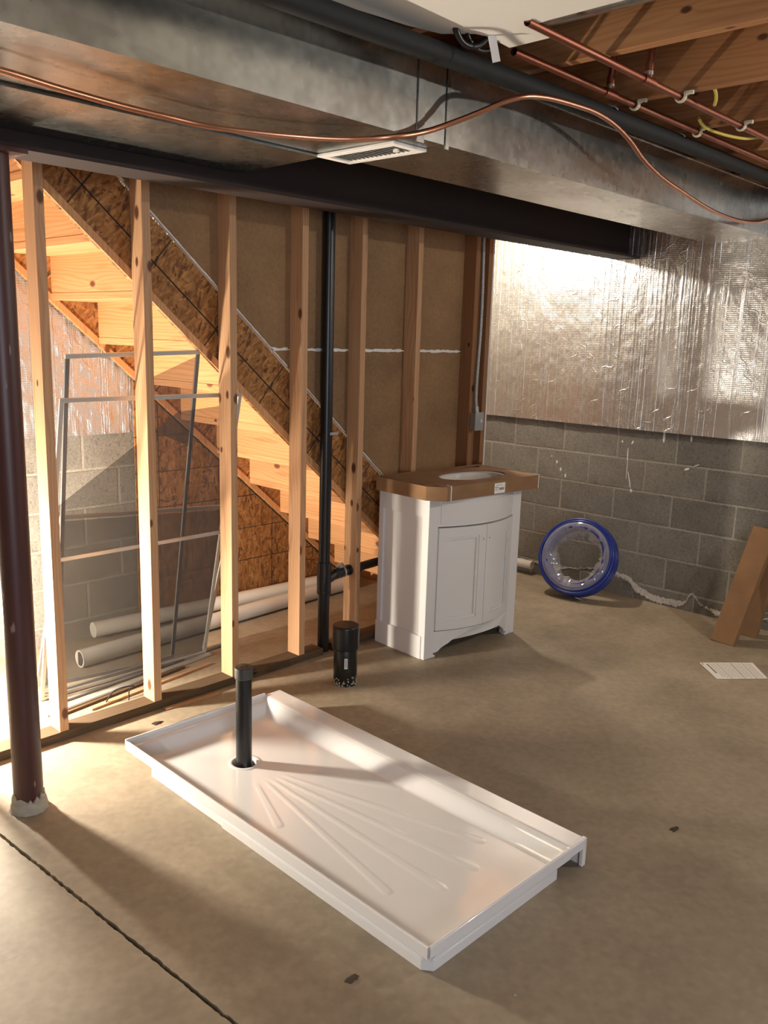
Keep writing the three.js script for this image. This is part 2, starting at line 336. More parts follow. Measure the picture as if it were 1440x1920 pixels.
// steel beam on its post
{
  const b = thing('steel_beam', 'dark red-brown painted steel I-beam under the joists', 'beam');
  mesh('lower_flange', bx(XL, XB + .1, 2.175, 2.188, .295, .465, 'x'), M.steelBeam, b);
  mesh('web', bx(XL, XB + .1, 2.188, 2.442, .375, .385, 'x'), M.steelBeam, b);
  mesh('upper_flange', bx(XL, XB + .1, 2.442, 2.455, .295, .465, 'x'), M.steelBeam, b);
  mesh('nailer', bx(XL, XB, 2.455, 2.50, .30, .46, 'x'), M.redwood, b);
}
{
  const p = thing('steel_post', 'maroon round steel post with crusted mortar at its foot', 'post', [1.175, 0, .40]);
  const sh = lathe([[.0, .004], [.049, .004], [.049, 2.16], [0, 2.16]], 40); { const u = sh.attributes.uv; for (let i = 0; i < u.count; i++) u.setXY(i, u.getX(i) * .31, u.getY(i) * 2.2); }
  mesh('shaft', sh, M.post, p);
  mesh('cap_plate', bx(-.075, .075, 2.160, 2.1745, -.085, .085), M.post, p);
  const g = new THREE.CylinderGeometry(.053, .064, .055, 40, 8); const q = g.attributes.position;
  for (let i = 0; i < q.count; i++) { const a = Math.atan2(q.getZ(i), q.getX(i)), y = q.getY(i), n = vn((a + 4) * 5, y * 60 + 9, 4000, 4000, 4); const s = 1 + (n - .5) * .16; q.setXYZ(i, q.getX(i) * s, y + (y > .02 ? (vn((a + 4) * 7, 2, 4000, 4000, 9) - .5) * .035 : 0), q.getZ(i) * s); }
  g.computeVertexNormals(); g.translate(0, .0285, 0);
  mesh('mortar_collar', g, M.mortarLump, p).userData.label = 'grey mortar crust';
}
// stud partition
const STUDS = [[1.078, .5], [1.488], [1.924], [2.348], [2.766], [3.160], [3.585]];
const strTop = x => 1.744 - .86 * (x - 2.456), strBot = x => 1.404 - .86 * (x - 2.456);
{
  const w = structure('wall_partition', 'open stud wall with brown paper-backed drywall behind it');
  mesh('sill_plate', bx(.15, 2.935, 0, .038, -.089, 0, 'x', .002), M.sill, w);
  mesh('sill_plate', bx(3.015, 4.245, 0, .038, -.089, 0, 'x', .002), M.sill, w);
  mesh('top_plate', bx(.15, 4.245, 2.462, 2.50, -.089, 0, 'x', .002), M.stud, w);
  STUDS.forEach(([x], i) => {
    const s = mesh('stud', bx(x, x + .038, .038, 2.462, -.089, 0, 'y', .0025), i % 3 === 1 ? M.studB : M.stud, w);
    if (i === 1) s.rotation.z = 0;
  });
  mesh('corner_stud', bx(4.085, 4.123, .038, 2.462, -.089, 0, 'y', .0025), M.redwood, w);
  mesh('corner_stud', bx(4.124, 4.207, .038, 2.462, -.089, -.050, 'y', .0025), M.redwood, w);
  mesh('corner_stud', bx(4.207, 4.245, .038, 2.462, -.089, 0, 'y', .0025), M.redwood, w);
  const sheet = (pts) => { const g = extrude(pts, .0127); g.translate(0, 0, -.1022); return metreUV(g, 'y'); };
  const xT = y => 2.456 + (1.744 - y) / .86 + .006;
  mesh('drywall_sheet', sheet([[xT(1.582), 1.582], [4.245, 1.582], [4.245, YJ], [xT(YJ), YJ]]), [M.dwPaper, M.dwWhite], w);
  mesh('drywall_sheet', sheet([[xT(.20), .20], [4.245, .20], [4.245, 1.578], [xT(1.578), 1.578]]), [M.dwPaper, M.dwWhite], w);
  mesh('drywall_end', bx(4.2455, 4.258, .01, YJ, -.11, .0, 'y'), M.dwWhite, w).userData.label = 'white drywall edge at the wall end';
  // joint compound squeezed through the seam, and along the stringer
  const seam = (x0, x1) => { const a = [], b = []; for (let x = x0; x <= x1; x += .02) { a.push([x, 1.587 + (rnd() - .5) * .006]); b.push([x, 1.573 + (rnd() - .5) * .006]); } const g = extrude([...a, ...b.reverse()], .004); g.translate(0, 0, -.0894); return g; };
  for (const [a, b] of [[2.650, 2.766], [2.806, 2.985], [2.99, 3.155], [3.20, 3.58], [3.625, 4.08]]) mesh('joint_compound', seam(a, b), M.compound, w);
  const q = []; const L = Math.hypot(1, .86);
  for (const [x0, x1] of [[1.62, 1.92], [1.965, 2.345], [2.39, 2.765], [2.806, 3.155], [3.2, 3.55]]) {
    const a = [], b = []; for (let x = x0; x <= x1; x += .02) { a.push([x, strTop(x) + .011 + (rnd() - .5) * .004]); b.push([x, strTop(x) + .005 + (rnd() - .5) * .003]); }
    const g = extrude([...a, ...b.reverse()], .004); g.translate(0, 0, -.0894); q.push(g);
  }
  mesh('joint_compound', merge(q), M.compound, w);
}
// staircase
{
  const s = thing('staircase', 'wooden basement staircase seen from below, lit orange', 'staircase');
  const x0 = .30, x1 = 4.02;
  const str = (zf, zb) => {
    const g = extrude([[x0, strBot(x0)], [(1.404) / .86 + 2.456, 0], [1.744 / .86 + 2.456 - .06, 0], [1.744 / .86 + 2.456 - .10, strTop(1.744 / .86 + 2.356)], [x0, strTop(x0)]], zf - zb); g.translate(0, 0, zb);
    const n = metreUV(g), p = n.attributes.position, uv = n.attributes.uv, c = Math.cos(Math.atan(.86)), si = Math.sin(Math.atan(.86));
    for (let i = 0; i < p.count; i++) { const dx = p.getX(i) - 2.456, dy = p.getY(i) - 1.404; uv.setXY(i, dx * c - dy * si + .05, dx * si + dy * c); }
    return n;
  };
  // near and far stringers: OSB with a printed centre line and a pale bottom edge
  for (const [zf, zb] of [[-.1025, -.135], [-1.002, -1.036]]) {
    const st = mesh('stringer', str(zf, zb), M.stringer, s);
    const e = extrude([[x0, strBot(x0) - .006], [4.05, strBot(4.05) - .006], [4.05, strBot(4.05) + .034], [x0, strBot(x0) + .034]], .007); e.translate(0, 0, zf - .001);
    if (zf > -.5) mesh('edge_strip', metreUV(e), M.stair, st);
    else { const e2 = e.clone(); mesh('edge_strip', metreUV(e2), M.stair, st); }
    const ln = extrude([[1.3, strBot(1.3) + .165 - .004], [4.0, strBot(4) + .165 - .004], [4.0, strBot(4) + .165 + .004], [1.3, strBot(1.3) + .165 + .004]], .0006); ln.translate(0, 0, zf);
    if (zf > -.5) mesh('chalk_line', ln, M.ink, st);
  }
  const rise = .2065, run = .241;
  for (let k = -5; k <= 7; k++) {
    const T = 1.61 - rise * k, X = 2.265 + run * k;
    mesh('tread', bx(X - .002, X + run + .028, T - .034, T, -1.001, -.136, 'z', .003), M.stair, s);
    mesh('riser', bx(X, X + .019, T + .0002, T + rise - .0345, -1.001, -.136, 'z'), M.stair, s);
  }
  mesh('kicker', bx(4.19 - .02, 4.20, 0, .128, -1.001, -.136, 'z'), M.stair, s);
}
{ // OSB panel below the far stringer
  const g = extrude([[2.47, .012], [4.06, .012], [2.47, strBot(2.47) - .012]], .011); g.translate(0, 0, -1.040);
  tag(mesh('osb_panel', metreUV(g, 'y', .1, .04), M.osbWall), 'triangular OSB panel with black nailing lines closing the space under the stairs', 'panel');
}
// foil insulation
function foil(name, label, S0, S1, Y0, Y1, place, crush = 1, mat = M.foil) {
  const ns = Math.round((S1 - S0) * 230), ny = 80, pos = [], uv = [], idx = [];
  const R = []; let s = S0; while (s < S1) { s += rr(.008, .045); R.push([s, rr(.0045, .0080), rr(.0004, .0024), rnd() * 50]); }
  for (let i = 0; i <= ns; i++) for (let j = 0; j <= ny; j++) {
    const a = mix(S0, S1, i / ns), y = mix(Y0, Y1, j / ny);
    let h = .012 * (vn(a * 3 + 9, y * 3 + 5, 4000, 4000, 3) - .5) + .006 * (vn(a * 9 + 9, y * 7 + 5, 4000, 4000, 6) - .5) + .0032 * (vn(a * 30 + 9, y * 22 + 5, 4000, 4000, 7) - .5) * crush + .0018 * (vn(a * 62 + 9, y * 40 + 5, 4000, 4000, 9) - .5) * crush;
    for (const [c, w, m, o] of R) { const d = a - c; if (Math.abs(d) < .02) h += m * Math.exp(-(d * d) / (w * w)) * (.25 + 1.2 * vn(o, y * 4, 4000, 4000, 8)); }
    if (j === 0) h += (rnd() - .3) * .004;
    pos.push(...place(a, y, h)); uv.push(a, y);
  }
  for (let i = 0; i < ns; i++) for (let j = 0; j < ny; j++) { const a = i * (ny + 1) + j, b = a + ny + 1; idx.push(a, b, a + 1, b, b + 1, a + 1); }
  const g = new THREE.BufferGeometry(); g.setAttribute('position', new THREE.Float32BufferAttribute(pos, 3)); g.setAttribute('uv', new THREE.Float32BufferAttribute(uv, 2)); g.setIndex(idx); g.computeVertexNormals();
  return tag(mesh(name, g, mat), label, 'insulation');
}
foil('foil_insulation', 'crinkled silver foil insulation on the block wall behind the vanity and coil', -1.03, 3.2, 1.115, 2.48, (s, y, h) => [XB - .022 - h, y, s]);
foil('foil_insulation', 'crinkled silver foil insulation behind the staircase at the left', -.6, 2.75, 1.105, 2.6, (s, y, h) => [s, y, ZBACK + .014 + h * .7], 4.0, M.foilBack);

// ---------------------------------------------------------------- ducts and pipes overhead
function oilcan(g, amp) {                       // slight waviness of thin sheet metal
  const p = g.attributes.position, n = (a, b, s) => vn(a * 3.2 + 40, b * 5 + 40, 4000, 4000, s) - .5;
  for (let i = 0; i < p.count; i++) { const x = p.getX(i), y = p.getY(i), z = p.getZ(i); p.setXYZ(i, x, y + amp * n(x, z, 61), z + amp * n(x, y * 1.4, 67)); }
  g.computeVertexNormals(); return g;
}
const DY0 = 2.25, DY1 = 2.485, DZ0 = .88, DZ1 = 1.30;
{
  const d = thing('main_duct', 'long galvanized rectangular duct carrying a copper tube along its front', 'duct');
  for (const [a, b] of [[XL + .02, 2.078], [2.081, 2.214], [2.217, 5.13]]) {
    const g = oilcan(new THREE.BoxGeometry(b - a, DY1 - DY0, DZ1 - DZ0, Math.max(4, Math.round((b - a) * 24)), 8, 12).translate((a + b) / 2, (DY0 + DY1) / 2, (DZ0 + DZ1) / 2), .0024);
    mesh('duct_section', metreUV(g, 'y', a, 0), M.zinc, d);
  }
  for (const [x, w] of [[2.083, .032], [2.218, .016]]) mesh('drive_cleat', bx(x, x + w, DY0 - .012, DY1, DZ1 - .001, DZ1 + .004), M.zinc, d);
  mesh('top_flange', bx(2.0, 4.9, DY1 - .004, DY1 + .002, DZ1 - .01, DZ1 + .006), M.zinc, d);
}
{
  const d = thing('return_duct', 'lower galvanized duct panel between the main duct and the steel beam', 'duct');
  const g = extrude([[XL + .02, -.845], [2.085, -.868], [2.110, -.405], [XL + .02, -.395]].map(([x, z]) => [x, z]), .16); g.rotateX(-Math.PI / 2); g.translate(0, 2.241, 0);
  mesh('duct_section', metreUV(g, 'x'), M.zinc, d);
  const h = new THREE.CylinderGeometry(.011, .011, .003, 20); h.translate(2.03, 2.2399, .56); mesh('knockout', h, M.black, d).userData.label = 'small dark hole';
}
{
  const d = thing('supply_register', 'white supply register in the underside of the main duct', 'register', [2.145, DY0, 1.045]);
  const fr = extrude([[-.075, -.175], [.075, -.175], [.075, .175], [-.075, .175]], .006, [[[-.05, -.15], [.05, -.15], [.05, .15], [-.05, .15]]], .002); fr.rotateX(Math.PI / 2); fr.translate(0, -.003, 0);
  mesh('frame', fr, M.white, d);
  for (let i = 0; i < 15; i++) { const g = new THREE.BoxGeometry(.1, .0015, .016); g.rotateX(.6); g.translate(0, -.004, -.14 + i * .02); mesh('louvre', g, M.alu, d); }
  mesh('damper_lever', bx(-.004, .004, -.016, -.006, .105, .125), M.white, d);
}
{
  const d = thing('drain_pipe', 'black plastic drain pipe running above the front of the main duct', 'pipe');
  mesh('pipe_run', tube([[XL + .05, 2.385, 1.452], [1.481, 2.428, 1.45], [2.254, 2.444, 1.45], [3.3, 2.458, 1.45], [4.3, 2.464, 1.45], [5.11, 2.466, 1.45]], .030, 90, 18), M.blackDull, d);
  for (const x of [2.96, 3.505, 4.43]) mesh('pipe_hanger', new THREE.TorusGeometry(.0325, .002, 8, 24, Math.PI * .9).rotateZ(-.3).rotateY(Math.PI / 2).scale(3.0, 1, 1).translate(x, 2.459 - Math.max(0, 3.3 - x) * .012, 1.45), M.white, d);
  const c = new THREE.CylinderGeometry(.036, .036, .09, 24); c.rotateZ(Math.PI / 2); c.translate(1.2, 2.422, 1.451); mesh('coupling', c, M.black, d);
}
tag(mesh('copper_tube', tube([[-1.0, 2.218, 1.17], [.3, 2.216, 1.13], [.911, 2.214, 1.094], [1.066, 2.214, 1.06], [1.239, 2.214, 1.034], [1.369, 2.214, 1.030], [1.517, 2.214, 1.034], [1.724, 2.214, 1.125], [1.855, 2.214, 1.232], [1.94, 2.222, 1.33], [2.073, 2.259, 1.35], [2.142, 2.287, 1.37], [2.242, 2.336, 1.42], [2.313, 2.375, 1.46], [2.369, 2.395, 1.485], [2.465, 2.411, 1.495], [2.646, 2.422, 1.5], [2.773, 2.424, 1.5], [2.905, 2.413, 1.495], [3.044, 2.385, 1.485], [3.184, 2.344, 1.47], [3.386, 2.308, 1.45], [3.627, 2.285, 1.43], [3.971, 2.26, 1.4], [4.35, 2.258, 1.37], [4.609, 2.275, 1.36], [4.808, 2.311, 1.35], [5.13, 2.36, 1.345]], .0085, 260, 12), M.copper), 'soft copper tube looping along the underside and front of the main duct', 'tube');
function waterPipe(name, label, z, riserX, startX) {
  const d = thing(name, label, 'pipe', [0, 0, 0], 0, 'copper water pipes under the joists');
  mesh('pipe_run', tube([[startX, 2.484, z], [3.2, 2.484, z], [5.14, 2.484, z + .03]], .0115, 60, 14), M.copperOld, d);
  mesh('riser', rod([riserX, 2.484, z], [riserX, 2.74, z + .01], .0115), M.copperOld, d);
  const c = rod([riserX - .035, 2.484, z], [riserX + .035, 2.484, z], .0145); mesh('tee_fitting', c, M.copperOld, d);
  mesh('solder_joint', rod([riserX, 2.500, z], [riserX, 2.512, z], .0142), M.solder, d); mesh('sleeve', rod([riserX, 2.512, z], [riserX, 2.54, z], .0135), M.copperOld, d);
}
waterPipe('copper_water_pipe', 'straight copper water pipe clipped under the joists, the one nearer the viewer', 1.703, 2.742, 2.06);
waterPipe('copper_water_pipe', 'straight copper water pipe clipped under the joists, the one nearer the duct', 1.533, 2.80, 2.24);
const clipLabels = ['cream pipe clip on the nearer copper pipe, at the joist with the yellow cable tail', 'cream pipe clip on the nearer copper pipe, close to the right edge of the view', 'cream pipe clip on the copper pipe nearer the duct, beside the solder fittings', 'cream pipe clip on the copper pipe nearer the duct, by the yellow cable'];
[[2.975, 1.7045], [3.487, 1.7085], [2.975, 1.5335], [3.487, 1.5355]].forEach(([x, z], i) => {
  const d = thing('pipe_clip', clipLabels[i], 'clip', [x, 2.484, z], 0, 'cream plastic pipe clips');
  const a = new THREE.TorusGeometry(.0165, .0045, 8, 24, Math.PI * 1.25); a.rotateZ(Math.PI * .95); a.rotateY(-Math.PI / 2); a.scale(2.2, 1, 1); mesh('hook', a, M.cream, d);
  mesh('tab', bx(-.008, .008, .002, .0155, .012, .045, 'x', .003), M.cream, d);
  mesh('nail', rod([0, .0015, .035], [0, -.006, .035], .004), M.ink, d);
});
{ // round duct in the joist bay
  const g = new THREE.CylinderGeometry(.078, .078, 4.4, 32, 1, false); g.rotateX(Math.PI / 2); g.translate(2.275, 2.622, 3.70);
  const d = thing('round_duct', 'round galvanized duct in the joist bay beside the drywall sheet', 'duct'); mesh('pipe_run', metreUV(g, 'z'), M.zinc, d);
  for (const z of [1.53, 2.0, 2.9]) mesh('band', new THREE.TorusGeometry(.079, .0035, 8, 32).translate(2.275, 2.622, z), M.zincPlain, d);
}
tag(mesh('yellow_cable', tube([[3.35, 2.50, 1.60], [3.38, 2.486, 1.60], [3.46, 2.478, 1.60], [3.55, 2.470, 1.63], [3.66, 2.474, 1.66], [3.74, 2.49, 1.68]], .006, 40, 8), M.yellow), 'yellow electrical cable drooping between the two copper pipes', 'cable');
tag(mesh('yellow_cable', tube([[3.03, 2.53, 1.78], [3.05, 2.505, 1.79], [3.085, 2.487, 1.78], [3.11, 2.475, 1.765]], .006, 24, 8), M.yellow), 'short tail of yellow cable beside the first pipe clip', 'cable');
for (const [k, l] of [[0, 'looped black cable hanging at the notch of the ceiling drywall'], [1, 'thinner black cable loop beside the white plastic strip']])
  tag(mesh('black_cable', tube([[1.98 + k * .05, 2.60, 1.53], [1.985 + k * .05, 2.50, 1.515], [2.03 + k * .06, 2.462, 1.51], [2.09 + k * .05, 2.468, 1.52], [2.13 + k * .04, 2.53, 1.55], [2.14 + k * .04, 2.62, 1.58]], .009 - k * .003, 40, 8), M.black), l, 'cable');
{ const g = bx(-.011, .011, -.05, .02, -.0015, .0015); g.rotateZ(.25); g.rotateY(-.75); g.translate(2.10, 2.468, 1.562); tag(mesh('plastic_strip', g, M.white), 'small white plastic strip hanging by the ceiling drywall', 'strip'); }

// ---------------------------------------------------------------- plumbing in the partition and floor
{
  const d = thing('drain_stack', 'tall black drain pipe standing between the studs, with a side arm', 'pipe', [2.975, 0, -.0455]);
  mesh('riser', rod([0, .004, 0], [0, 2.46, 0], .0305, 28), M.black, d);
  mesh('tee_fitting', merge([rod([0, .335, 0], [0, .475, 0], .0375, 28), rod([0, .475, 0], [0, .49, 0], .0385, 28), rod([0, .32, 0], [0, .335, 0], .0385, 28), rod([0, .385, 0], [.075, .412, 0], .028, 24), rod([.07, .411, 0], [.115, .4135, 0], .030, 24)]), M.black, d);
  mesh('side_arm', rod([.11, .4135, 0], [.80, .437, 0], .0238, 24), M.black, d);
  mesh('coupling', rod([.17, .4155, 0], [.255, .4185, 0], .0295, 24), M.black, d); mesh('pipe_band', rod([0, 1.15, 0], [0, 1.165, 0], .034, 24), M.black, d);
  mesh('pipe_clamp', merge([rod([.128, .414, 0], [.138, .4143, 0], .0315, 24), bx(.10, .125, .44, .46, -.012, .012), rod([.09, .445, .0], [.135, .462, 0], .006, 10)]), M.steelBox, d);
  mesh('pipe_strap', bx(-.004, .05, 1.158, 1.172, .028, .034), M.steelBox, d);
}
{ // capped stub, 4 inch
  const d = thing('capped_drain_stub', 'short thick black capped pipe stub rising from the floor by the vanity', 'pipe', [2.762, 0, .345]);
  mesh('pipe', lathe([[0, 0], [.057, 0], [.057, .21], [0, .21]], 40), M.black, d);
  mesh('cap', lathe([[.0575, .178], [.064, .180], [.0655, .186], [.0655, .285], [.063, .294], [.058, .297], [0, .297]], 44), M.black, d);
  const lb = canvasTex(64, 128, (c, w, h) => { c.fillStyle = '#e9e7e2'; c.fillRect(0, 0, w, h); c.fillStyle = '#26262a'; for (let i = 0; i < 17; i++) c.fillRect(12, 10 + i * 6.4, 30, 1.2 + (i * 7 % 3) * 1.3); c.fillRect(48, 14, 5, 92); });
  const g = new THREE.CylinderGeometry(.0574, .0574, .052, 12, 1, true, -.13, .27); g.rotateY(-.72); g.translate(0, .118, 0);
  mesh('barcode_sticker', g, std({ map: lb, roughness: .6 }), d).userData.label = 'white barcode sticker';
  const pr = canvasTex(32, 256, (c, w, h) => { c.fillStyle = '#0d0d0f'; c.fillRect(0, 0, w, h); c.fillStyle = '#6d7a8c'; for (let i = 0; i < 30; i++) if (i % 5) c.fillRect(8, 8 + i * 8, 12, 4 + (i * 3 % 3)); });
  const g2 = new THREE.CylinderGeometry(.0572, .0572, .11, 6, 1, true, -.04, .09); g2.rotateY(-.49); g2.translate(0, .125, 0); mesh('print', g2, std({ map: pr, roughness: .5 }), d);
  // dried mortar flakes at the foot
  const fl = [];
  for (let i = 0; i < 110; i++) { const a = rnd() * 6.283, y = Math.pow(rnd(), 2) * .045 + .003, s = new THREE.IcosahedronGeometry(rr(.002, .0065), 1); s.scale(1, 1, .25); s.rotateY(Math.PI / 2 - a); s.translate(.0575 * Math.cos(a), y, .0575 * Math.sin(a)); fl.push(s); }
  mesh('mortar_flakes', merge(fl), M.mortarLump, d).userData.label = 'grey mortar flakes at the foot';
}

// ---------------------------------------------------------------- shower pan
{
  const p = thing('shower_pan', 'white rectangular shower base lying on the concrete floor', 'shower pan', [1.935, 0, 1.15], -.0254);
  const HX = .378, HZ = .79, RIM = .100, dX = -.071, dZ = -.437;
  const xs = [], zs = [];
  const fill = (a, lo, hi, dense, n, nd) => { for (let i = 0; i <= nd; i++) a.push(lo + dense * i / nd); for (let i = 1; i < n; i++) a.push(mix(lo + dense, hi - dense, i / n)); for (let i = 0; i <= nd; i++) a.push(hi - dense + dense * i / nd); };
  fill(xs, -HX + .008, .286, .09, 90, 16); fill(zs, -HZ + .008, HZ - .008, .09, 190, 16);
  const ridges = [];
  for (const [ex, ez] of [[.17, .52], [.04, .60], [-.11, .60], [-.24, .50], [.22, .10], [-.25, .0]]) ridges.push([ex, ez]);
  const H = (x, z) => {
    const dl = x + HX - .008, dr = .286 - x, df = z + HZ - .008, dn = HZ - .008 - z;
    const dist = Math.hypot(x - dX, z - dZ);
    let f = .034 + .016 * clamp(dist / 1.1) + .004;
    for (const [ex, ez] of ridges) {            // raised ribs fanning out from the drain
      const L = Math.hypot(ex - dX, ez - dZ), ux = (ex - dX) / L, uz = (ez - dZ) / L, al = (x - dX) * ux + (z - dZ) * uz, ac = Math.abs(-(x - dX) * uz + (z - dZ) * ux);
      const w = .006 + .012 * clamp(al / L), e = al > L ? Math.hypot(al - L, ac) : ac;
      if (al > .16) f += .0013 * (1 - sstep(w * .65, w, e)) * sstep(.16, .22, al);
    }
    const wall = (d, w) => 1 - sstep(0, w, d);
    const w = Math.max(wall(dl, .030), wall(dr, .062), wall(dn, .032), df < .03 ? .82 : .82 * wall(df - .03, .055), df < .006 ? 1 : 0);
    return Math.max(f, mix(f, RIM - .006, w));
  };
  const pos = [], idx = [], nz = zs.length;
  for (const x of xs) for (const z of zs) pos.push(x, H(x, z), z);
  for (let i = 0; i < xs.length - 1; i++) for (let j = 0; j < nz - 1; j++) {
    const cx = (xs[i] + xs[i + 1]) / 2, cz = (zs[j] + zs[j + 1]) / 2; if (Math.hypot(cx - dX, cz - dZ) < .052) continue;
    const a = i * nz + j, b = a + nz; idx.push(a, a + 1, b, b, a + 1, b + 1);
  }
  const g = new THREE.BufferGeometry(); g.setAttribute('position', new THREE.Float32BufferAttribute(pos, 3)); g.setIndex(idx); g.computeVertexNormals();
  mesh('basin_floor', g, M.pan, p);
  const hole = lathe([[.046, .004], [.046, .0385], [.048, .0405], [.052, .0412], [.062, .0405], [.066, .0375]], 48); hole.translate(dX, 0, dZ); mesh('drain_ring', hole, M.pan, p);
  // raised flange on three sides
  const fl = [];
  const R = (x0, x1, y0, y1, z0, z1, r = .003) => { const q = new RoundedBoxGeometry(x1 - x0, y1 - y0, z1 - z0, 2, r); q.translate((x0 + x1) / 2, (y0 + y1) / 2, (z0 + z1) / 2); return q; };
  fl.push(R(-HX, -HX + .009, .062, RIM, -HZ, HZ), R(-HX, HX - .01, .066, RIM, HZ - .009, HZ), R(-HX, HX - .085, .066, RIM + .006, -HZ, -HZ + .009));
  fl.push(R(-HX + .002, -HX + .03, .060, .066, -HZ + .01, HZ - .002, .002), R(-HX + .01, .29, .060, .066, HZ - .03, HZ - .002, .002));
  mesh('flange', merge(fl), M.pan, p);
  // threshold: hollow curb along the right side
  const th = extrude([[.28, RIM - .008], [.29, RIM - .004], [.300, RIM - .003], [HX - .006, RIM - .003], [HX, RIM - .009], [HX + .002, .001], [HX - .006, .001], [HX - .008, RIM - .012], [.285, RIM - .013]], 2 * HZ - .012, [], .0012); th.translate(0, 0, -HZ + .006);
  mesh('threshold', th, M.pan, p);
  mesh('gusset', merge([R(HX - .022, HX - .004, .002, RIM - .02, HZ - .10, HZ - .094, .001), R(HX - .016, HX + .004, .0, RIM - .002, HZ - .016, HZ - .002, .003), R(.285, HX, RIM - .022, RIM + .001, HZ - .016, HZ - .002, .003)]), M.pan, p);
  // lower body, set in below the flange
  const bo = [[-.350, -.64], [-.340, -.652], [.23, -.652], [.245, -.64], [.245, .768], [-.30, .772], [-.335, .772], [-.356, .745], [-.356, -.17], [-.350, -.185]];
  const inset = bo.map(([x, z]) => [x * .93 - .002, z * .965]);
  const lb0 = extrude(bo.map(([x, z]) => [x, -z]), .028, [inset.map(([x, z]) => [x, -z])], .0015); lb0.rotateX(-Math.PI / 2); lb0.translate(0, .0017, 0);
  const up = [[-.352, -.62], [-.352, .74], [-.335, .770], [.245, .770], [.245, .762], [-.331, .762], [-.345, .737], [-.345, -.62]];
  const lb1 = extrude(up.map(([x, z]) => [x, -z]), .036); lb1.rotateX(-Math.PI / 2); lb1.translate(0, .029, 0);
  const lb = merge([lb0, lb1]);
  mesh('base_skirt', lb, M.pan, p);
}
{
  const d = thing('standpipe', 'thin black capped pipe rising through the drain hole of the shower pan', 'pipe', [1.871, 0, .713]);
  mesh('pipe', lathe([[0, 0], [.0302, 0], [.0302, .41], [0, .41]], 32), M.black, d);
  mesh('cap', lathe([[.0305, .385], [.0335, .386], [.0342, .39], [.0342, .425], [.032, .430], [0, .430]], 36), std({ color: lin(.05, .05, .045), roughness: .5 }), d);
  mesh('cap_slot', merge([bx(-.012, -.004, .4303, .4312, -.004, .004), bx(.004, .014, .4303, .4312, .005, .009)]), M.ink, d);
}

